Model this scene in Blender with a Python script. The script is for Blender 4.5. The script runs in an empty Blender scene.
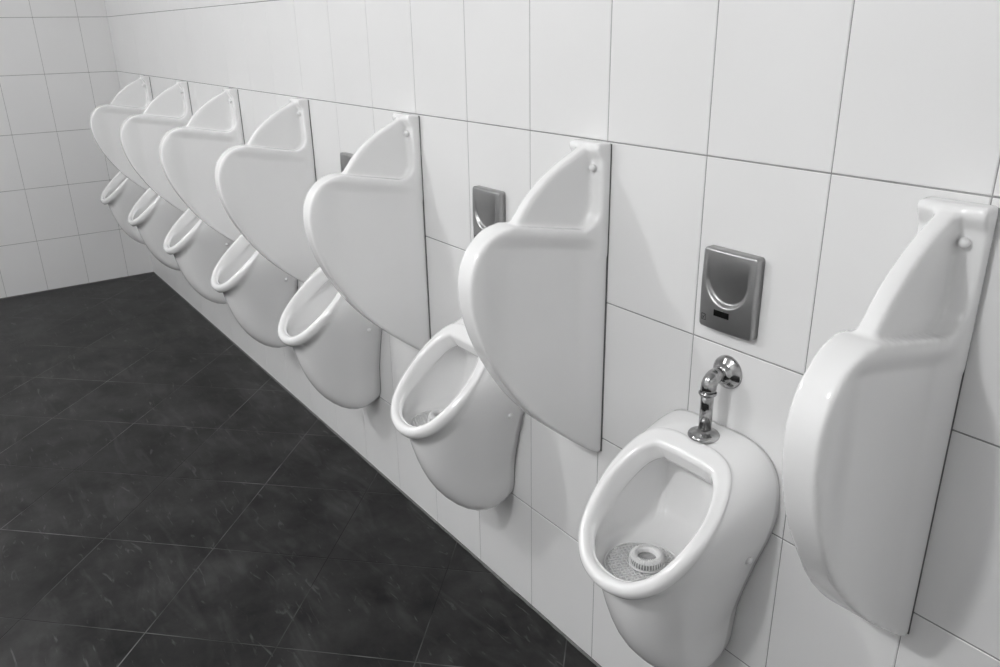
import bpy, bmesh, math, random
from mathutils import Vector, Matrix
from mathutils.bvhtree import BVHTree

random.seed(7)
PI = math.pi
COL = bpy.context.scene.collection
ZF = 1.3098            # height of the tile joint the dividers hang from, above the floor


# ------------------------------------------------------------------ helpers
def link(name, me, parent=None, mats=()):
    o = bpy.data.objects.new(name, me)
    COL.objects.link(o)
    for m in mats:
        me.materials.append(m)
    if parent is not None:
        o.parent = parent
    return o


def mesh(name, verts, faces, smooth=True, mi=None):
    me = bpy.data.meshes.new(name)
    me.from_pydata([tuple(v) for v in verts], [], faces)
    if mi:
        me.polygons.foreach_set('material_index', mi)
    if smooth:
        me.polygons.foreach_set('use_smooth', [True] * len(me.polygons))
    me.update()
    return me


def fix_normals(me):
    bm = bmesh.new(); bm.from_mesh(me)
    bmesh.ops.remove_doubles(bm, verts=bm.verts, dist=1e-6)
    bmesh.ops.recalc_face_normals(bm, faces=bm.faces)
    bm.to_mesh(me); bm.free()
    return me


def thing(name, loc, label, cat, group=None):
    o = bpy.data.objects.new(name, None)
    COL.objects.link(o)
    o.empty_display_size = 0.05
    o.location = loc
    tag(o, label, cat, group)
    return o


def tag(o, label, cat, group=None):
    o['label'] = label
    o['category'] = cat
    if group:
        o['group'] = group
    return o


def copy_tree(o, parent=None):
    c = o.copy()
    COL.objects.link(c)
    if parent is not None:
        c.parent = parent
    for ch in o.children:
        copy_tree(ch, c)
    return c


def lathe(prof, n=40, axis='Z'):
    """prof: (r, h) from one end to the other; closed at the ends when r == 0."""
    V, F = [], []
    for r, h in prof:
        for i in range(n):
            a = 2 * PI * i / n
            p = (r * math.cos(a), r * math.sin(a), h)
            if axis == 'Y':            # height goes out of the wall (-y)
                p = (p[0], -p[2], p[1])
            V.append(p)
    for k in range(len(prof) - 1):
        for i in range(n):
            j = (i + 1) % n
            F.append((k * n + i, k * n + j, (k + 1) * n + j, (k + 1) * n + i))
    return V, F


def tube(path, radii, n=20):
    V, F = [], []
    path = [Vector(p) for p in path]
    side = None
    for k, p in enumerate(path):
        t = (path[min(k + 1, len(path) - 1)] - path[max(k - 1, 0)]).normalized()
        if side is None:
            side = t.orthogonal().normalized()
        side = (side - side.dot(t) * t).normalized()
        up = t.cross(side)
        for i in range(n):
            a = 2 * PI * i / n
            V.append(p + radii[k] * (math.cos(a) * side + math.sin(a) * up))
    for k in range(len(path) - 1):
        for i in range(n):
            j = (i + 1) % n
            F.append((k * n + i, k * n + j, (k + 1) * n + j, (k + 1) * n + i))
    F.append(tuple(range(n)))
    F.append(tuple((len(path) - 1) * n + i for i in range(n)))
    return V, F


def shift(V, d):
    return [Vector(v) + Vector(d) for v in V]


def merge(*vf):
    V, F = [], []
    for v, f in vf:
        b = len(V)
        V += [tuple(p) for p in v]
        F += [tuple(i + b for i in q) for q in f]
    return V, F


def box(x0, x1, y0, y1, z0, z1):
    V = [(x, y, z) for x in (x0, x1) for y in (y0, y1) for z in (z0, z1)]
    F = [(0, 1, 3, 2), (4, 6, 7, 5), (0, 4, 5, 1), (2, 3, 7, 6), (0, 2, 6, 4), (1, 5, 7, 3)]
    return V, F


def prism(poly, hw):
    """poly of (d, z) -> solid between x = -hw(d) and x = hw(d); d goes out of the wall (-y)."""
    n = len(poly)
    h = hw if callable(hw) else (lambda d: hw)
    V = [(-h(d), -d, z) for d, z in poly] + [(h(d), -d, z) for d, z in poly]
    F = [tuple(range(n)), tuple(range(2 * n - 1, n - 1, -1))]
    F += [(i, n + i, n + (i + 1) % n, (i + 1) % n) for i in range(n)]
    return V, F


def smoothstep(a, b, x):
    t = max(0.0, min(1.0, (x - a) / (b - a)))
    return t * t * (3 - 2 * t)


def catmull(P, per=6, closed=True):
    out = []
    n = len(P)
    rng = range(n) if closed else range(n - 1)
    for i in rng:
        g = (lambda k: P[k % n]) if closed else (lambda k: P[max(0, min(n - 1, k))])
        p0, p1, p2, p3 = g(i - 1), g(i), g(i + 1), g(i + 2)
        for s in range(per):
            t = s / per
            out.append(tuple(0.5 * (2 * b + (c - a) * t + (2 * a - 5 * b + 4 * c - d) * t * t
                                    + (-a + 3 * b - 3 * c + d) * t ** 3)
                             for a, b, c, d in zip(p0, p1, p2, p3)))
    if not closed:
        out.append(tuple(P[-1]))
    return out


# ------------------------------------------------------------------ materials
def new_mat(name):
    m = bpy.data.materials.new(name)
    m.use_nodes = True
    nt = m.node_tree
    b = nt.nodes['Principled BSDF']
    return m, nt, b


def grey(v):
    return (v, v, v, 1)


def plain(name, v, rough, metal=0.0, spec=0.5, coat=0.0, noise=0.0, scale=20, bump=0.0, bscale=60):
    m, nt, b = new_mat(name)
    b.inputs['Roughness'].default_value = rough
    b.inputs['Metallic'].default_value = metal
    b.inputs['Specular IOR Level'].default_value = spec
    b.inputs['Coat Weight'].default_value = coat
    b.inputs['Coat Roughness'].default_value = 0.04
    tc = nt.nodes.new('ShaderNodeTexCoord')
    nz = nt.nodes.new('ShaderNodeTexNoise')
    nz.inputs['Scale'].default_value = scale
    nz.inputs['Detail'].default_value = 3
    nt.links.new(tc.outputs['Object'], nz.inputs['Vector'])
    rp = nt.nodes.new('ShaderNodeValToRGB')
    rp.color_ramp.elements[0].position = 0.3
    rp.color_ramp.elements[1].position = 0.7
    rp.color_ramp.elements[0].color = grey(max(0, v - noise))
    rp.color_ramp.elements[1].color = grey(min(1, v + noise))
    nt.links.new(nz.outputs['Fac'], rp.inputs['Fac'])
    nt.links.new(rp.outputs['Color'], b.inputs['Base Color'])
    if bump:
        n2 = nt.nodes.new('ShaderNodeTexNoise')
        n2.inputs['Scale'].default_value = bscale
        nt.links.new(tc.outputs['Object'], n2.inputs['Vector'])
        bp = nt.nodes.new('ShaderNodeBump')
        bp.inputs['Strength'].default_value = bump
        bp.inputs['Distance'].default_value = 0.001
        nt.links.new(n2.outputs['Fac'], bp.inputs['Height'])
        nt.links.new(bp.outputs['Normal'], b.inputs['Normal'])
    return m


M_CER = plain('glazed_ceramic', 0.885, 0.10, spec=0.55, noise=0.008, scale=6)
M_TILE = plain('white_wall_tile', 0.80, 0.30, spec=0.35, noise=0.012, scale=3, bump=0.05, bscale=9)
M_GROUT = plain('wall_grout', 0.30, 0.9, noise=0.05, scale=30, spec=0.1)
M_SEAL = plain('grey_sealant', 0.16, 0.8, noise=0.03, scale=50, spec=0.2)
M_STEEL = plain('satin_steel', 0.40, 0.36, metal=1.0, noise=0.03, scale=14)
M_CHROME = plain('worn_chrome', 0.42, 0.14, metal=1.0, noise=0.16, scale=55)
M_BLACK = plain('sensor_window', 0.006, 0.15)
M_INK = plain('dark_ink', 0.06, 0.5)
M_PLASTIC = plain('white_plastic', 0.80, 0.35, noise=0.01)
M_PAPER = plain('grey_deodorant', 0.34, 0.6, noise=0.12, scale=90)
M_PAINT = plain('white_paint', 0.72, 0.8, spec=0.2)


def floor_material():
    m, nt, b = new_mat('dark_slate_floor')
    N, L = nt.nodes, nt.links
    tc = N.new('ShaderNodeTexCoord')
    sep = N.new('ShaderNodeSeparateXYZ'); L.new(tc.outputs['Object'], sep.inputs[0])

    def math_(op, a, bb=None, c=None, clamp=False):
        n = N.new('ShaderNodeMath'); n.operation = op; n.use_clamp = clamp
        for i, v in enumerate((a, bb, c)):
            if v is None:
                continue
            if isinstance(v, (int, float)):
                n.inputs[i].default_value = v
            else:
                L.new(v, n.inputs[i])
        return n.outputs[0]

    def noise(scale, detail=4, vec=None, rough=0.5, dist=0.0):
        n = N.new('ShaderNodeTexNoise')
        n.inputs['Scale'].default_value = scale
        n.inputs['Detail'].default_value = detail
        n.inputs['Roughness'].default_value = rough
        n.inputs['Distortion'].default_value = dist
        L.new(vec if vec is not None else tc.outputs['Object'], n.inputs['Vector'])
        return n.outputs['Fac']

    PER = 0.537
    u = math_('ADD', sep.outputs['X'], sep.outputs['Y'])
    v = math_('SUBTRACT', sep.outputs['X'], sep.outputs['Y'])
    uu = math_('DIVIDE', math_('ADD', u, 0.098 + 20 * PER), PER)
    vv = math_('DIVIDE', math_('ADD', v, -0.104 + 20 * PER), PER)

    def line(s, half):
        f = math_('FRACT', math_('ADD', s, 0.5))
        d = math_('ABSOLUTE', math_('SUBTRACT', f, 0.5))
        mr = N.new('ShaderNodeMapRange')
        mr.inputs['From Min'].default_value = half / PER * 0.6
        mr.inputs['From Max'].default_value = half / PER * 1.5
        mr.inputs['To Min'].default_value = 1
        mr.inputs['To Max'].default_value = 0
        L.new(d, mr.inputs['Value'])
        return mr.outputs[0]
    lu, lv = line(uu, 0.0021), line(vv, 0.0019)
    g = math_('MAXIMUM', lu, lv)
    # per slab tone
    comb = N.new('ShaderNodeCombineXYZ')
    L.new(math_('FLOOR', uu), comb.inputs[0]); L.new(math_('FLOOR', vv), comb.inputs[1])
    wn = N.new('ShaderNodeTexWhiteNoise'); wn.noise_dimensions = '3D'
    L.new(comb.outputs[0], wn.inputs['Vector'])
    tone = math_('MULTIPLY_ADD', wn.outputs['Value'], 0.30, 0.85)
    # cloudy slate with little pale scratches lying every way
    cl = noise(5.5, 6, rough=0.62)
    cr = N.new('ShaderNodeValToRGB')
    cr.color_ramp.elements[0].position = 0.33; cr.color_ramp.elements[0].color = grey(0.006)
    cr.color_ramp.elements[1].position = 0.70; cr.color_ramp.elements[1].color = grey(0.034)
    L.new(cl, cr.inputs['Fac'])

    def scratches(rot, off, lo, hi, size=(9, 42, 1)):
        mp = N.new('ShaderNodeMapping')
        mp.inputs['Rotation'].default_value = (0, 0, rot)
        mp.inputs['Location'].default_value = (off, off * 0.7, 0)
        mp.inputs['Scale'].default_value = size
        L.new(tc.outputs['Object'], mp.inputs['Vector'])
        f = noise(1.0, 3, mp.outputs[0], 0.55, 0.9)
        mr = N.new('ShaderNodeMapRange')
        mr.inputs['From Min'].default_value = lo; mr.inputs['From Max'].default_value = hi
        L.new(f, mr.inputs['Value'])
        return mr.outputs[0]
    s1 = scratches(0.5, 3.0, 0.66, 0.80)
    s2 = scratches(-0.9, 11.0, 0.66, 0.80)
    s3 = scratches(1.7, 23.0, 0.67, 0.82)
    sc = math_('MAXIMUM', math_('MAXIMUM', s1, s2), s3)
    big = math_('MULTIPLY', math_('MAXIMUM', scratches(0.2, 31.0, 0.56, 0.75, (3.2, 13, 1)), scratches(-1.2, 47.0, 0.56, 0.75, (3.2, 11, 1))), 0.30)
    sc = math_('ADD', sc, big)
    base = math_('MULTIPLY', N.new('ShaderNodeRGBToBW').outputs[0], tone)
    bw = [n for n in N if n.bl_idname == 'ShaderNodeRGBToBW'][0]
    L.new(cr.outputs['Color'], bw.inputs[0])
    base = math_('ADD', base, math_('MULTIPLY', sc, 0.07))
    # grout: pale where clean, black where dirty
    gn = noise(1.7, 2)
    gm = N.new('ShaderNodeMapRange')
    gm.inputs['From Min'].default_value = 0.42; gm.inputs['From Max'].default_value = 0.60
    gm.inputs['To Min'].default_value = 0.002; gm.inputs['To Max'].default_value = 0.16
    L.new(gn, gm.inputs['Value'])
    g2 = noise(14, 2)
    gcol = math_('MULTIPLY', gm.outputs[0], math_('MULTIPLY_ADD', g2, 2.2, -0.35, True))
    mix = N.new('ShaderNodeMix'); mix.data_type = 'FLOAT'
    L.new(g, mix.inputs[0]); L.new(base, mix.inputs[2]); L.new(gcol, mix.inputs[3])
    cc = N.new('ShaderNodeCombineColor')
    for i in range(3):
        L.new(mix.outputs[0], cc.inputs[i])
    L.new(cc.outputs[0], b.inputs['Base Color'])
    b.inputs['Roughness'].default_value = 0.40
    b.inputs['Specular IOR Level'].default_value = 0.20
    h = math_('SUBTRACT', math_('MULTIPLY', cl, 0.5), math_('MULTIPLY', g, 0.5))
    bp = N.new('ShaderNodeBump')
    bp.inputs['Strength'].default_value = 0.4
    bp.inputs['Distance'].default_value = 0.003
    L.new(h, bp.inputs['Height']); L.new(bp.outputs[0], b.inputs['Normal'])
    return m


M_FLOOR = floor_material()

# ------------------------------------------------------------------ setting
XL, XR, YB, H = -4.446, 2.15, -3.3, 2.62


def struct(o):
    o['kind'] = 'structure'
    return o


GAP = 0.0013      # half a joint
REL = 0.0011      # tiles stand proud of the joint


def tiled_wall(name, us, zs, place):
    """us, zs: joint positions. place(u, z, out) -> point. One mesh: backing + bevelled tiles."""
    V, F, MI = [], [], []

    def quad(a, b, c, d, m):
        i = len(V)
        V.extend([a, b, c, d]); F.append((i, i + 1, i + 2, i + 3)); MI.append(m)
    quad(place(us[0], zs[0], 0), place(us[-1], zs[0], 0), place(us[-1], zs[-1], 0), place(us[0], zs[-1], 0), 1)
    for i in range(len(us) - 1):
        for k in range(len(zs) - 1):
            a0, a1, b0, b1 = us[i] + GAP * .65, us[i + 1] - GAP * .65, zs[k] + GAP, zs[k + 1] - GAP
            if a1 - a0 < 0.004 or b1 - b0 < 0.004:
                continue
            e = 0.0012
            lo = [place(a0, b0, 0), place(a1, b0, 0), place(a1, b1, 0), place(a0, b1, 0)]
            dz = random.uniform(-0.00012, 0.00012)
            hi = [place(a0 + e, b0 + e, REL + dz), place(a1 - e, b0 + e, REL + dz),
                  place(a1 - e, b1 - e, REL + dz), place(a0 + e, b1 - e, REL + dz)]
            quad(*hi, 0)
            for j in range(4):
                quad(lo[j], lo[(j + 1) % 4], hi[(j + 1) % 4], hi[j], 0)
    me = mesh(name, V, F, smooth=False, mi=MI)
    me.materials.append(M_TILE); me.materials.append(M_GROUT)
    o = bpy.data.objects.new(name, me)
    COL.objects.link(o)
    return struct(o)


cols = [-1.7749, -1.5176, -1.2575, -1.0043, -0.7524, -0.5022, -0.2505, 0.0, 0.2511, 0.4907, 0.7208]
while cols[0] - 0.257 > XL:
    cols.insert(0, cols[0] - 0.257)
cols.insert(0, XL)
while cols[-1] + 0.236 < XR:
    cols.append(cols[-1] + 0.236)
cols.append(XR)
rows = [0.005, ZF - 0.9829, ZF - 0.6589, ZF - 0.3342, ZF, ZF + 0.3151, ZF + 0.645, ZF + 0.975, H]
tiled_wall('wall_back', cols, rows, lambda u, z, o: (u, -o, z))
lc = [0.0, 0.1628, 0.4043, 0.6445, 0.876]
while lc[-1] + 0.245 < -YB:
    lc.append(lc[-1] + 0.245)
lc.append(-YB)
tiled_wall('wall_left', lc, rows, lambda u, z, o: (XL + o, -u, z))
tiled_wall('wall_right', lc, rows, lambda u, z, o: (XR - o, -u, z))
tiled_wall('wall_front', cols, rows, lambda u, z, o: (u, YB + o, z))
struct(link('floor', mesh('floor', [(XL - .1, YB - .1, 0), (XR + .1, YB - .1, 0), (XR + .1, .1, 0), (XL - .1, .1, 0)],
                          [(0, 1, 2, 3)], False), mats=[M_FLOOR]))
struct(link('ceiling', mesh('ceiling', [(XL - .1, YB - .1, H), (XR + .1, YB - .1, H), (XR + .1, .1, H), (XL - .1, .1, H)],
                            [(3, 2, 1, 0)], False), mats=[M_PAINT]))


def joint_strip(name, p0, p1, out):
    """ragged dark sealant along the foot of a wall"""
    V, F = [], []
    p0, p1, out = Vector(p0), Vector(p1), Vector(out)
    n = int((p1 - p0).length / 0.03)
    for i in range(n + 1):
        p = p0.lerp(p1, i / n)
        w = 0.004 + random.uniform(0, 0.0025)
        h = 0.005 + random.uniform(0, 0.002)
        V += [p + Vector((0, 0, h)), p + out * 0.0025 + Vector((0, 0, h)), p + out * w + Vector((0, 0, 0.0006))]
    for i in range(n):
        a = 3 * i
        F += [(a, a + 3, a + 4, a + 1), (a + 1, a + 4, a + 5, a + 2)]
    struct(link(name, mesh(name, V, F, False), mats=[M_SEAL]))


joint_strip('baseboard_back', (XL, 0, 0), (XR, 0, 0), (0, -1, 0))
joint_strip('baseboard_left', (XL, YB, 0), (XL, 0, 0), (1, 0, 0))


# ------------------------------------------------------------------ privacy divider
def remeshed(parts, vox, rounds, fn=None):
    V, F = merge(*parts)
    me = mesh('tmp', V, F, False)
    o = bpy.data.objects.new('tmp', me)
    COL.objects.link(o)
    # unite by voxels, then let the surface relax like thick glaze
    md = o.modifiers.new('r', 'REMESH'); md.mode = 'VOXEL'; md.voxel_size = vox
    sm = o.modifiers.new('s', 'SMOOTH'); sm.factor = 0.5; sm.iterations = rounds
    dg = bpy.context.evaluated_depsgraph_get()
    res = bpy.data.meshes.new_from_object(o.evaluated_get(dg))
    bpy.data.objects.remove(o); bpy.data.meshes.remove(me)
    if fn:
        for v in res.vertices:
            v.co = fn(v.co)
    res.polygons.foreach_set('use_smooth', [True] * len(res.polygons))
    res.update()
    return res


def half_w(d):
    return 0.049 - 0.024 * smoothstep(-0.05, 0.36, d)


nose = [(0.0, -0.180), (0.10, -0.162), (0.19, -0.145), (0.228, -0.138), (0.262, -0.142), (0.293, -0.157),
        (0.318, -0.184), (0.332, -0.220), (0.335, -0.262), (0.326, -0.315), (0.305, -0.375), (0.273, -0.435),
        (0.232, -0.497), (0.184, -0.553), (0.132, -0.603), (0.081, -0.645), (0.033, -0.682), (0.012, -0.695), (0.0, -0.695)]
nose = catmull(nose[1:-2], 4, closed=False)
nose = [(0.0015, -0.180)] + nose + [(0.012, -0.695), (0.0015, -0.695)]
fin = catmull([(0.030, -0.004), (0.062, -0.019), (0.100, -0.037), (0.142, -0.063), (0.180, -0.094), (0.210, -0.129), (0.24, -0.165)], 4, closed=False)
fin = [(0.0015, -0.004)] + fin + [(0.22, -0.22), (0.0015, -0.24)]


def fin_w(d):
    return 0.0145


flange = box(-0.043, 0.049, -0.026, -0.0015, -0.23, 0.0)
fillet = prism([(0.015, -0.125), (0.026, -0.125), (0.029, -0.143), (0.037, -0.157), (0.050, -0.166), (0.075, -0.171), (0.075, -0.2), (0.015, -0.2)], half_w)
head = prism([(0.0015, 0.0), (0.038, 0.0), (0.040, -0.012), (0.030, -0.028), (0.0015, -0.032)], 0.046)
head = (shift(head[0], (0.003, 0, 0)), head[1])


def dish(co):
    """the side panels are very slightly dished below the shelf"""
    x, d, z = co.x, -co.y, co.z
    skew = 0.006 * smoothstep(0.05, 0.33, d)
    ledge = -0.180 + 0.18 * d                     # height of the shelf at this depth
    t = ledge - z
    if t > 0 and abs(x) > 0.02:
        a = smoothstep(0.012, 0.045, t) * smoothstep(0.0, 0.07, 0.31 - d)
        b = 1 - smoothstep(0.05, 0.55, t)
        x -= math.copysign(0.008 * a * b * smoothstep(0.012, 0.075, d), x)
    return Vector((x + skew, co.y, z))


div_me = remeshed([prism(nose, half_w), prism(fin, fin_w), flange, fillet, head], 0.0030, 30, lambda co: dish(co))
div_me.materials.append(M_CER)
seal_poly = [(0.0, -0.004), (0.0035, -0.004), (0.0035, -0.692), (0.0, -0.692)]
seal_me = fix_normals(mesh('seal', *prism(seal_poly, 0.0468), smooth=False))
seal_me.materials.append(M_SEAL)
knobV = lathe([(0.0, 0.014), (0.0035, 0.0136), (0.0064, 0.0115), (0.0076, 0.008), (0.0070, 0.004), (0.0052, 0.001), (0.0060, 0.0), (0.0, 0.0)], 28, 'Y')
knob_me = fix_normals(mesh('knob', *knobV)); knob_me.materials.append(M_PLASTIC)

DIV = [
    (0.687, 'nearest and largest white ceramic divider, to the right of the nearest urinal'),
    (-0.033, 'white ceramic divider between the nearest urinal and the second nearest urinal'),
    (-0.779, 'white ceramic divider between the second and third urinals, counted from the nearest'),
    (-1.520, 'white ceramic divider between the third and fourth urinals, counted from the nearest'),
    (-2.238, 'white ceramic divider third from the far end of the row, over the fifth nearest urinal'),
    (-2.953, 'small far white ceramic divider, second from the corner with the left wall'),
    (-3.684, 'farthest and smallest white ceramic divider, next to the corner with the left wall'),
]
div0 = thing('urinal_divider', (DIV[0][0], 0, ZF), DIV[0][1], 'divider', 'ceramic dividers between the urinals')
div0.location = (0.686, -0.001, ZF - 0.009)
div0.rotation_euler.z = 0.035
link('panel', div_me, div0)
s_ = link('sealant', seal_me, div0); s_['label'] = 'dark grey sealant line'
k_ = link('fixing_knob', knob_me, div0); k_.location = (0.0245, -0.0245, -0.049)
for x, lab in DIV[1:]:
    c = copy_tree(div0); c.rotation_euler.z = 0; c.location = (x, 0, ZF); c['label'] = lab

# ------------------------------------------------------------------ urinal
RY0, RZ0 = -0.060, -0.490
TY, TZ = -0.7163, -0.6978
NRM = Vector((0, -0.6978, 0.7163))

O2 = [(0, .016), (.056, .018), (.095, .036), (.120, .080), (.131, .140), (.127, .200), (.114, .250), (.093, .289), (.054, .321), (0, .333)]
W3 = [(0, -.489), (.068, -.490), (.111, -.506), (.139, -.542), (.147, -.600), (.139, -.662), (.112, -.750), (.086, -.855), (.069, -.974), (0, -.998)]
P1o = [(0, .02, 0), (0, .02, 0), (0, .02, 0), (0, .03, 0), (0, .05, 0), (0, .06, -.01), (.010, .075, -.02), (.018, .10, -.05), (.018, .12, -.072), (0, .13, -.070)]
P2o = [(0, -.016, .004), (.001, -.016, .004), (.008, -.02, .003), (.014, -.035, -.002), (.012, -.045, -.014), (.004, -.045, -.05), (.002, -.042, -.08), (-.002, -.036, -.128), (-.004, -.029, -.162), (0, -.023, -.172)]
NG = [0, 0, -.001, -.002, -.001, .003, .009, .013, .016, .017]          # how far the neck sits inside the rim
RIMW = [.040, .040, .036, .030, .026, .026, .026, .027, .027, .028]


def ring_points(keys, per=10):
    """keys for the right half, mirrored to a closed smooth ring."""
    full = list(keys) + [tuple([-k[0]] + list(k[1:])) for k in reversed(keys[1:-1])]
    return catmull(full, per)


def plane_pt(x, t, n=0.0):
    return Vector((x, RY0 + TY * t, RZ0 + TZ * t)) + NRM * n


def inset(k, w):
    """point of the rim outline moved w towards the middle, in the rim plane"""
    x, t = O2[k]
    a = O2[k - 1] if k > 0 else (-O2[1][0], O2[1][1])
    b = O2[k + 1] if k < 9 else (-O2[8][0], O2[8][1])
    tx, tt = b[0] - a[0], b[1] - a[1]
    L = math.hypot(tx, tt)
    return (x - w * tt / L, t + w * tx / L)


def bez(p0, p1, p2, p3, t):
    s = 1 - t
    return p0 * s ** 3 + p1 * 3 * s * s * t + p2 * 3 * s * t * t + p3 * t ** 3


CAV = [      # inside of the bowl: four guide points (x, out, up) per key, from the rim to the drain
    [(0, .045, -.535), (0, .028, -.58), (0, .030, -.70), (0, .06, -.730)],
    [(.056, .046, -.536), (.056, .028, -.58), (.052, .030, -.70), (.045, .06, -.730)],
    [(.085, .055, -.545), (.086, .030, -.58), (.080, .030, -.70), (.060, .07, -.732)],
    [(.102, .09, -.565), (.101, .034, -.60), (.090, .034, -.70), (.070, .08, -.734)],
    [(.108, .13, -.62), (.107, .050, -.66), (.096, .050, -.72), (.078, .11, -.736)],
    [(.107, .165, -.68), (.105, .09, -.715), (.098, .10, -.730), (.080, .14, -.736)],
    [(.097, .205, -.715), (.094, .19, -.73), (.085, .185, -.734), (.065, .18, -.736)],
    [(.077, .24, -.728), (.074, .235, -.730), (.060, .22, -.736), (.045, .20, -.736)],
    [(.042, .262, -.733), (.040, .257, -.733), (.030, .24, -.736), (.020, .21, -.736)],
    [(0, .268, -.729), (0, .262, -.734), (0, .24, -.736), (0, .21, -.736)],
]


def chaikin(P, rounds=3):
    for _ in range(rounds):
        Q = [P[0]]
        for a, b in zip(P, P[1:]):
            Q.append(tuple(.75 * p + .25 * q for p, q in zip(a, b)))
            Q.append(tuple(.25 * p + .75 * q for p, q in zip(a, b)))
        Q.append(P[-1])
        P = Q
    return P


def sample(P, t):
    L = [0.0]
    for a, b in zip(P, P[1:]):
        L.append(L[-1] + math.dist(a, b))
    s = t * L[-1]
    for i in range(len(P) - 1):
        if s <= L[i + 1] + 1e-12:
            u = (s - L[i]) / max(1e-9, L[i + 1] - L[i])
            return tuple(a + (b - a) * u for a, b in zip(P[i], P[i + 1]))
    return P[-1]


def make_urinal_mesh():
    rings = []
    W = [Vector((x, -0.004, z)) for x, z in W3]
    Wb = [Vector((x * 0.93, -0.004, -0.73 + (z + 0.73) * 0.96)) for x, z in W3]
    rings.append([tuple(p) for p in Wb])
    rings.append([tuple(p) for p in W])
    W2 = [p + Vector((0, -0.004, 0)) for p in W]
    Np = []
    for k in range(10):
        x, t = inset(k, NG[k])
        drop = [0.004, .004, .005, .007, .012, .021, .028, .030, .030, .030][k]
        Np.append(plane_pt(x, t, -drop))
    for i in range(1, 15):
        t = i / 14
        row = []
        for k in range(10):
            a, b = P1o[k], P2o[k]
            p1 = W2[k] + Vector((a[0], -a[1], a[2]))
            p2 = Np[k] + Vector((b[0], -b[1], b[2]))      # stored offsets are (x, out, up)
            row.append(tuple(bez(W2[k], p1, p2, Np[k], t)))
        rings.append(row)
    # rim
    for w, n in ((-0.0005, -0.016), (-0.001, -0.007), (0.000, 0.001), (0.004, 0.0075), (0.010, 0.0110), (0.6, 0.0115), (0.82, 0.0085), (0.95, 0.0025), (1.02, -0.006), (1.10, -0.014), (1.22, -0.027), (1.27, -0.036), (1.20, -0.042)):
        row = []
        for k in range(10):
            nn = n
            ww = w if w < 0.1 else w * RIMW[k]
            if w < 0.1:
                g = [.20, .20, .22, .32, .5, .8, 1, 1, 1, 1][k]
                nn = n * g
                if w > 0:
                    ww = w * (1 + 0.9 * (1 - g))
            elif n > 0:
                nn = n * [.25, .25, .3, .42, .6, .85, 1, 1, 1, 1][k]
            elif w > 1.03:
                nn = n * [1, 1, 1, 1, 1, .8, .5, .3, .22, .2][k]
                ww = w * RIMW[k] if k < 5 else (1.02 + (w - 1.02) * .3) * RIMW[k]
            x, t = inset(k, ww)
            row.append(tuple(plane_pt(x, t, nn)))
        rings.append(row)
    # bowl
    A = [Vector(p) for p in rings[-1]]
    Fc = Vector((0, -0.165, -0.733))
    paths = [chaikin([(A[k].x, -A[k].y, A[k].z)] + CAV[k] + [(Fc.x + (CAV[k][3][0]) * .05, -Fc.y, Fc.z)]) for k in range(10)]
    for i in range(1, 25):
        rings.append([(lambda p: (p[0], -p[1], p[2]))(sample(paths[k], i / 24)) for k in range(10)])
    V, F = [], []
    n = None
    for r in rings:
        pts = ring_points(r)
        n = len(pts)
        V += pts
    for k in range(len(rings) - 1):
        for i in range(n):
            j = (i + 1) % n
            F.append((k * n + i, k * n + j, (k + 1) * n + j, (k + 1) * n + i))
    F.append(tuple(range(n - 1, -1, -1)))
    F.append(tuple((len(rings) - 1) * n + i for i in range(n)))
    me = fix_normals(mesh('urinal_bowl', V, F))
    me.polygons.foreach_set('use_smooth', [True] * len(me.polygons))
    return me


ur_me = make_urinal_mesh()
ur_me.materials.append(M_CER)
_bm = bmesh.new(); _bm.from_mesh(ur_me)
UR_BVH = BVHTree.FromBMesh(_bm); _bm.free()

W_RING = ring_points([(x, z) for x, z in W3])
sv = [(x * 0.975, -0.0, -0.73 + (z + 0.73) * 0.985) for x, z in W_RING] + [(x * 0.975, -0.006, -0.73 + (z + 0.73) * 0.985) for x, z in W_RING]
nW = len(W_RING)
sf = [(i, (i + 1) % nW, nW + (i + 1) % nW, nW + i) for i in range(nW)] + [tuple(range(nW))]
useal_me = fix_normals(mesh('urinal_seal', sv, sf, False)); useal_me.materials.append(M_SEAL)
cap_me = fix_normals(mesh('cap', *lathe([(0.0, 0.0062), (0.004, 0.0058), (0.0072, 0.0035), (0.0082, 0.0), (0.0, -0.002)], 24)))
cap_me.materials.append(M_PLASTIC)

UR = [
    (0.330, 'nearest white ceramic urinal with flush pipe and drain mat in full view'),
    (-0.400, 'second nearest white ceramic urinal, its upper right hidden by a divider'),
    (-1.172, 'third nearest white ceramic urinal, hanging above the middle of the floor edge'),
    (-1.885, 'fourth white ceramic urinal from the foreground, the middle one of the row of seven'),
    (-2.600, 'third white ceramic urinal from the far left corner'),
    (-3.320, 'second white ceramic urinal from the far left corner'),
    (-4.040, 'farthest white ceramic urinal, right beside the left tiled wall'),
]
ur0 = thing('urinal', (UR[0][0], 0, ZF), UR[0][1], 'urinal', 'urinals along the tiled wall')
link('bowl', ur_me, ur0)
s_ = link('sealant', useal_me, ur0); s_['label'] = 'dark sealant line'
for sgn in (1, -1):
    hit = UR_BVH.ray_cast(Vector((0.4 * sgn, -0.052, -0.700)), Vector((-sgn, 0, 0)))
    o = link('bolt_cap', cap_me, ur0)
    if hit[0] is not None:
        o.location = hit[0]
        nrm = hit[1] if hit[1].x * sgn > 0 else -hit[1]
        o.rotation_euler = nrm.to_track_quat('Z', 'Y').to_euler()
for x, lab in UR[1:]:
    c = copy_tree(ur0); c.location = (x, 0, ZF); c['label'] = lab


# ------------------------------------------------------------------ drain mat with deodoriser block
def bowl_z(x, d):
    h = UR_BVH.ray_cast(Vector((x, -d, -0.60)), Vector((0, 0, -1)))
    return h[0].z if h[0] is not None else -0.742


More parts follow.
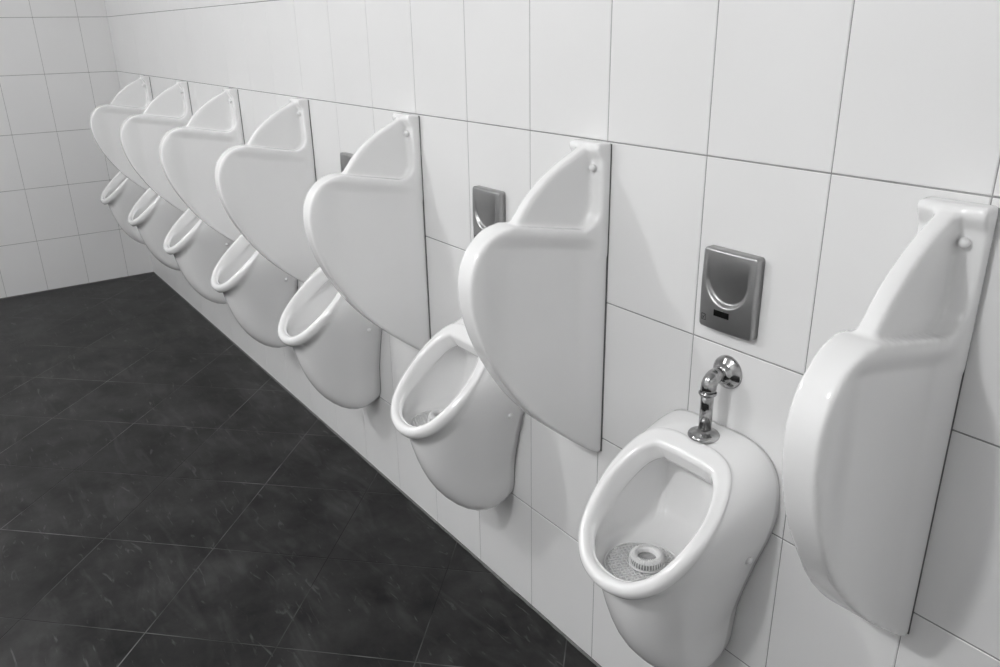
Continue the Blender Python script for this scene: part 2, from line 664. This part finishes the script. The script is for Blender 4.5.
def make_mat():
    MC, RX, RD = (0.0, 0.186), 0.076, 0.070

    def inside(x, d):
        return ((x - MC[0]) / RX) ** 2 + ((d - MC[1]) / RD) ** 2 < 1
    Zb = max(bowl_z(MC[0] + 0.7 * RX * math.cos(a), MC[1] + 0.7 * RD * math.sin(a)) for a in [i * PI / 8 for i in range(16)])

    def zz(x, d):
        return max(bowl_z(x, d), Zb - 0.004) + 0.003
    parts = []
    step, hwid = 0.0075, 0.0013
    a45 = 0.35
    ca, sa = math.cos(a45), math.sin(a45)
    for direction in (0, 1):
        for i in range(-14, 15):
            pts = []
            for s in range(-30, 31):
                u, v = (i * step, s * 0.0029) if direction else (s * 0.0029, i * step)
                x, d = MC[0] + u * ca - v * sa, MC[1] + u * sa + v * ca
                if inside(x, d):
                    pts.append((x, -d, zz(x, d)))
            if len(pts) > 2:
                parts.append(tube(pts, [hwid] * len(pts), 4))
    rim = [(MC[0] + RX * math.cos(a), -(MC[1] + RD * math.sin(a))) for a in [2 * PI * i / 64 for i in range(65)]]
    parts.append(tube([(x, y, zz(x, -y) + 0.0005) for x, y in rim], [0.0022] * 65, 6))
    return merge(*parts), zz(0.0, 0.172)


matVF, MZ = make_mat()
mat_me = mesh('mat', *matVF); mat_me.materials.append(M_PLASTIC)
bask = [lathe([(0.0150, 0.0015), (0.0150, 0.013), (0.0170, 0.0155), (0.0205, 0.0158), (0.0245, 0.0135), (0.0262, 0.0115), (0.0250, 0.0105)], 48)]
bask.append(lathe([(0.0255, 0.0), (0.0285, 0.0), (0.0285, 0.0022), (0.0245, 0.0022)], 48))
for i in range(38):
    a = 2 * PI * i / 38
    t, r = (-math.sin(a), math.cos(a)), (math.cos(a), math.sin(a))
    prof = [(0.0272, 0.001), (0.0274, 0.0070), (0.0262, 0.0120), (0.0228, 0.0158), (0.018, 0.0168)]
    prof = [(r[0] * q, r[1] * q, h) for q, h in prof]
    bask.append(tube(prof, [0.0010] * 5, 5))
bask_me = mesh('basket', *merge(*bask)); bask_me.materials.append(M_PLASTIC)
blk_me = fix_normals(mesh('block', *lathe([(0.0, 0.010), (0.010, 0.0095), (0.0148, 0.008), (0.0238, 0.006), (0.024, 0.001), (0, 0.001)], 36)))
blk_me.materials.append(M_PAPER)
scr0 = thing('urinal_screen', (UR[0][0], 0, ZF), 'white plastic mesh mat with ribbed block in the nearest urinal', 'urinal screen', 'mesh mats in the urinal bowls')
link('mesh_mat', mat_me, scr0)
b_ = link('ribbed_basket', bask_me, scr0); b_.location = (-0.004, -0.174, MZ + 0.0005); b_.scale = (1.18, 1.18, 1.3)
b_ = link('deodorant_block', blk_me, scr0); b_.location = (-0.004, -0.174, MZ + 0.0005); b_.scale = (1.18, 1.18, 1.3); b_['label'] = 'grey deodorant block'
for i, nm in ((1, 'second nearest urinal, half hidden by its rim'),):
    c = copy_tree(scr0); c.location = (UR[i][0], 0, ZF)
    c['label'] = 'white plastic mesh mat with round block in the second nearest urinal'


# ------------------------------------------------------------------ sensor flush plate
def make_plate():
    w, h, cr = 0.0585, 0.0745, 0.007
    nx, nz = 64, 84
    V, F = [], []

    def clampc(x, z):
        ax, az = abs(x) - (w - cr), abs(z) - (h - cr)
        if ax > 0 and az > 0:
            L = math.hypot(ax, az)
            m = max(ax, az)
            ax, az = ax / L * m, az / L * m
            return math.copysign(w - cr + ax, x), math.copysign(h - cr + az, z)
        return x, z

    def dpt(x, z):
        e = min(w - abs(x), h - abs(z))
        ex, ez = abs(x) / w, z / h
        base = 0.0185 + 0.0035 * (1 - ex * ex) + 0.002 * (1 - ez * ez)
        # U shaped scoop
        zc = z - 0.0225                                     # arc centre height in plate coordinates
        q = math.hypot(x / 0.046, min(zc - 0.0, 0) / 0.0485)
        ins = 1 - smoothstep(0.88, 1.03, q)
        fade = 1 - smoothstep(-0.05, 0.045, zc) if zc > -0.05 else 1
        base -= 0.0085 * ins * max(0, fade)
        r = 0.0045
        if e < r:
            base -= r - math.sqrt(max(0, r * r - (r - e) ** 2))
        return base
    xs = [-w + 2 * w * (0.5 - 0.5 * math.cos(PI * i / nx)) * 0.35 + (2 * w * i / nx) * 0.65 for i in range(nx + 1)]
    zs = [-h + 2 * h * (0.5 - 0.5 * math.cos(PI * i / nz)) * 0.35 + (2 * h * i / nz) * 0.65 for i in range(nz + 1)]
    for x in xs:
        for z in zs:
            X, Z = clampc(x, z)
            V.append((X, -dpt(x, z), Z))
    for i in range(nx):
        for k in range(nz):
            a = i * (nz + 1) + k
            F.append((a, a + nz + 1, a + nz + 2, a + 1))
    border = [i * (nz + 1) for i in range(nx + 1)] + [nx * (nz + 1) + k for k in range(1, nz + 1)]
    border += [i * (nz + 1) + nz for i in range(nx - 1, -1, -1)] + [k for k in range(nz - 1, 0, -1)]
    b0 = len(V)
    for v in border:
        V.append((V[v][0], -0.0012, V[v][2]))
    nb = len(border)
    for i in range(nb):
        F.append((border[i], border[(i + 1) % nb], b0 + (i + 1) % nb, b0 + i))
    F.append(tuple(b0 + i for i in range(nb)))
    return fix_normals(mesh('plate', V, F)), dpt


plate_me, dpt = make_plate()
plate_me.materials.append(M_STEEL)
PZ = -0.2275
SX = 0.334
sen0 = thing('sensor_plate', (SX, 0, ZF + PZ), 'satin steel sensor flush plate with black window above the nearest urinal', 'flush plate', 'steel flush plates on the wall')
link('cover', plate_me, sen0)
wx, wz = -0.005, -0.0395
wd = dpt(wx, wz)
wv = box(-0.0165, 0.0165, -wd - 0.0007, -wd + 0.003, -0.0058, 0.0058)
win = link('sensor_window', fix_normals(mesh('win', *wv, smooth=False)), sen0, [M_BLACK])
win.location = (wx, 0, wz); win['label'] = 'black infrared window'
# little square mark with a slash, low on the left
lx, lz = -0.0455, -0.0545
ld = dpt(lx, lz)


def bar(x0, z0, x1, z1, r=0.0006):
    return tube([(x0, -dpt(lx + x0, lz + z0) - 0.0001, z0), (x1, -dpt(lx + x1, lz + z1) - 0.0001, z1)], [r, r], 6)


lg = merge(bar(-.005, -.0055, -.005, .0055), bar(.005, -.0055, .005, .0055), bar(-.005, .0055, .005, .0055), bar(-.005, -.0055, .005, -.0055),
           bar(-.003, -.0035, .0035, .004), bar(-.0025, .001, .0015, -.003))
lo = link('logo_mark', mesh('logo', *lg), sen0, [M_INK]); lo.location = (lx, 0, lz); lo['label'] = 'small dark square mark'
for x, lab in ((-0.404, 'satin steel flush plate partly hidden behind the divider beside the second urinal'),
               (-1.166, 'satin steel flush plate of which only a dark corner shows behind a divider')):
    c = copy_tree(sen0); c.location = (x, 0, ZF + PZ + 0.002); c['label'] = lab

# ------------------------------------------------------------------ flush pipe
PX = 0.334
pipe = thing('flush_pipe', (PX, 0, ZF), 'worn chrome elbow flush pipe joining the wall to the nearest urinal', 'pipe')
esc = lathe([(0.0, 0.0215), (0.012, 0.0215), (0.0155, 0.0205), (0.0165, 0.0150), (0.0205, 0.0125), (0.0255, 0.0095), (0.0290, 0.0070), (0.0305, 0.0058), (0.0318, 0.0040), (0.0322, 0.0012), (0.0, 0.0012)], 48, 'Y')
e_ = link('wall_rosette', fix_normals(mesh('rosette', *esc)), pipe, [M_CHROME]); e_.location = (0.004, 0, -0.381)
ZE = -0.381
arc = [(0.003, -0.008, ZE), (0.002, -0.026, ZE)]
for i in range(9):
    a = PI / 2 * i / 8
    arc.append((0.001, -0.030 - 0.018 * math.sin(a), ZE - 0.018 + 0.018 * math.cos(a)))
arc += [(0.0, -0.048, ZE - 0.030)]
el = tube(arc, [0.0125, 0.0128] + [0.0142] * 9 + [0.0142], 24)
nut = shift(lathe([(0.0, 0.0), (0.0152, 0.0), (0.0165, 0.002), (0.0165, 0.0045), (0.0148, 0.0062), (0.0, 0.0062)], 28)[0], (0, -0.048, ZE - 0.0335))
nf = lathe([(0, 0)] * 6, 28)[1]
eo = link('elbow', fix_normals(mesh('elbow', *el)), pipe, [M_CHROME])
link('nut', fix_normals(mesh('nut', nut, nf)), pipe, [M_CHROME])
st = tube([(0.0, -0.048, ZE - 0.030), (0.0, -0.048, -0.43), (0.0, -0.048, -0.484)], [0.0118] * 3, 28)
link('tube', fix_normals(mesh('tube', *st)), pipe, [M_CHROME])
hz = UR_BVH.ray_cast(Vector((0.001, -0.048, -0.3)), Vector((0, 0, -1)))
CZ = hz[0].z if hz[0] is not None else -0.489
cl = lathe([(0.0, 0.0130), (0.0122, 0.0128), (0.0135, 0.0105), (0.0180, 0.0090), (0.0240, 0.0070), (0.0285, 0.0048), (0.0302, 0.0020), (0.0302, -0.0008), (0.0, -0.0008)], 44)
co_ = link('collar', fix_normals(mesh('collar', *cl)), pipe, [M_CHROME]); co_.location = (0.0, -0.048, CZ)

# ------------------------------------------------------------------ light
def lamp(x, y, power, rad=0.055, cone=2.4):
    L = bpy.data.lights.new('ceiling_lamp', 'POINT')
    L.energy = power
    L.shadow_soft_size = rad
    o = bpy.data.objects.new('ceiling_lamp', L)
    COL.objects.link(o)
    o.location = (x, y, H - 0.16)
    return o


for x, p in ((0.25, 54), (-1.72, 52), (-3.75, 18)):
    lamp(x, -2.1, p)

w = bpy.data.worlds.new('world')
bpy.context.scene.world = w
w.use_nodes = True
w.node_tree.nodes['Background'].inputs[0].default_value = (1, 1, 1, 1)
w.node_tree.nodes['Background'].inputs[1].default_value = 0.06

# ------------------------------------------------------------------ camera
cam = bpy.data.cameras.new('camera')
cam.sensor_fit = 'HORIZONTAL'
cam.sensor_width = 36
cam.lens = 791.9 * 36 / 1000
cam.clip_start = 0.02
co = bpy.data.objects.new('camera', cam)
COL.objects.link(co)
yaw, pitch, roll = -0.9512, -0.3689, -0.0182
fwd = Vector((math.sin(yaw) * math.cos(pitch), math.cos(yaw) * math.cos(pitch), math.sin(pitch)))
right = Vector((math.cos(yaw), -math.sin(yaw), 0))
up = right.cross(fwd)
r2 = math.cos(roll) * right + math.sin(roll) * up
u2 = -math.sin(roll) * right + math.cos(roll) * up
mw = Matrix.Identity(4)
for i in range(3):
    mw[i][0], mw[i][1], mw[i][2] = r2[i], u2[i], -fwd[i]
mw[0][3], mw[1][3], mw[2][3] = 1.1751, -1.1093, 0.2148 + ZF
co.matrix_world = mw
sc = bpy.context.scene
sc.camera = co
sc.view_settings.view_transform = 'Standard'
sc.view_settings.look = 'None'
sc.view_settings.exposure = 0.0
sc.view_settings.gamma = 1.0
sc.view_settings.use_curve_mapping = False
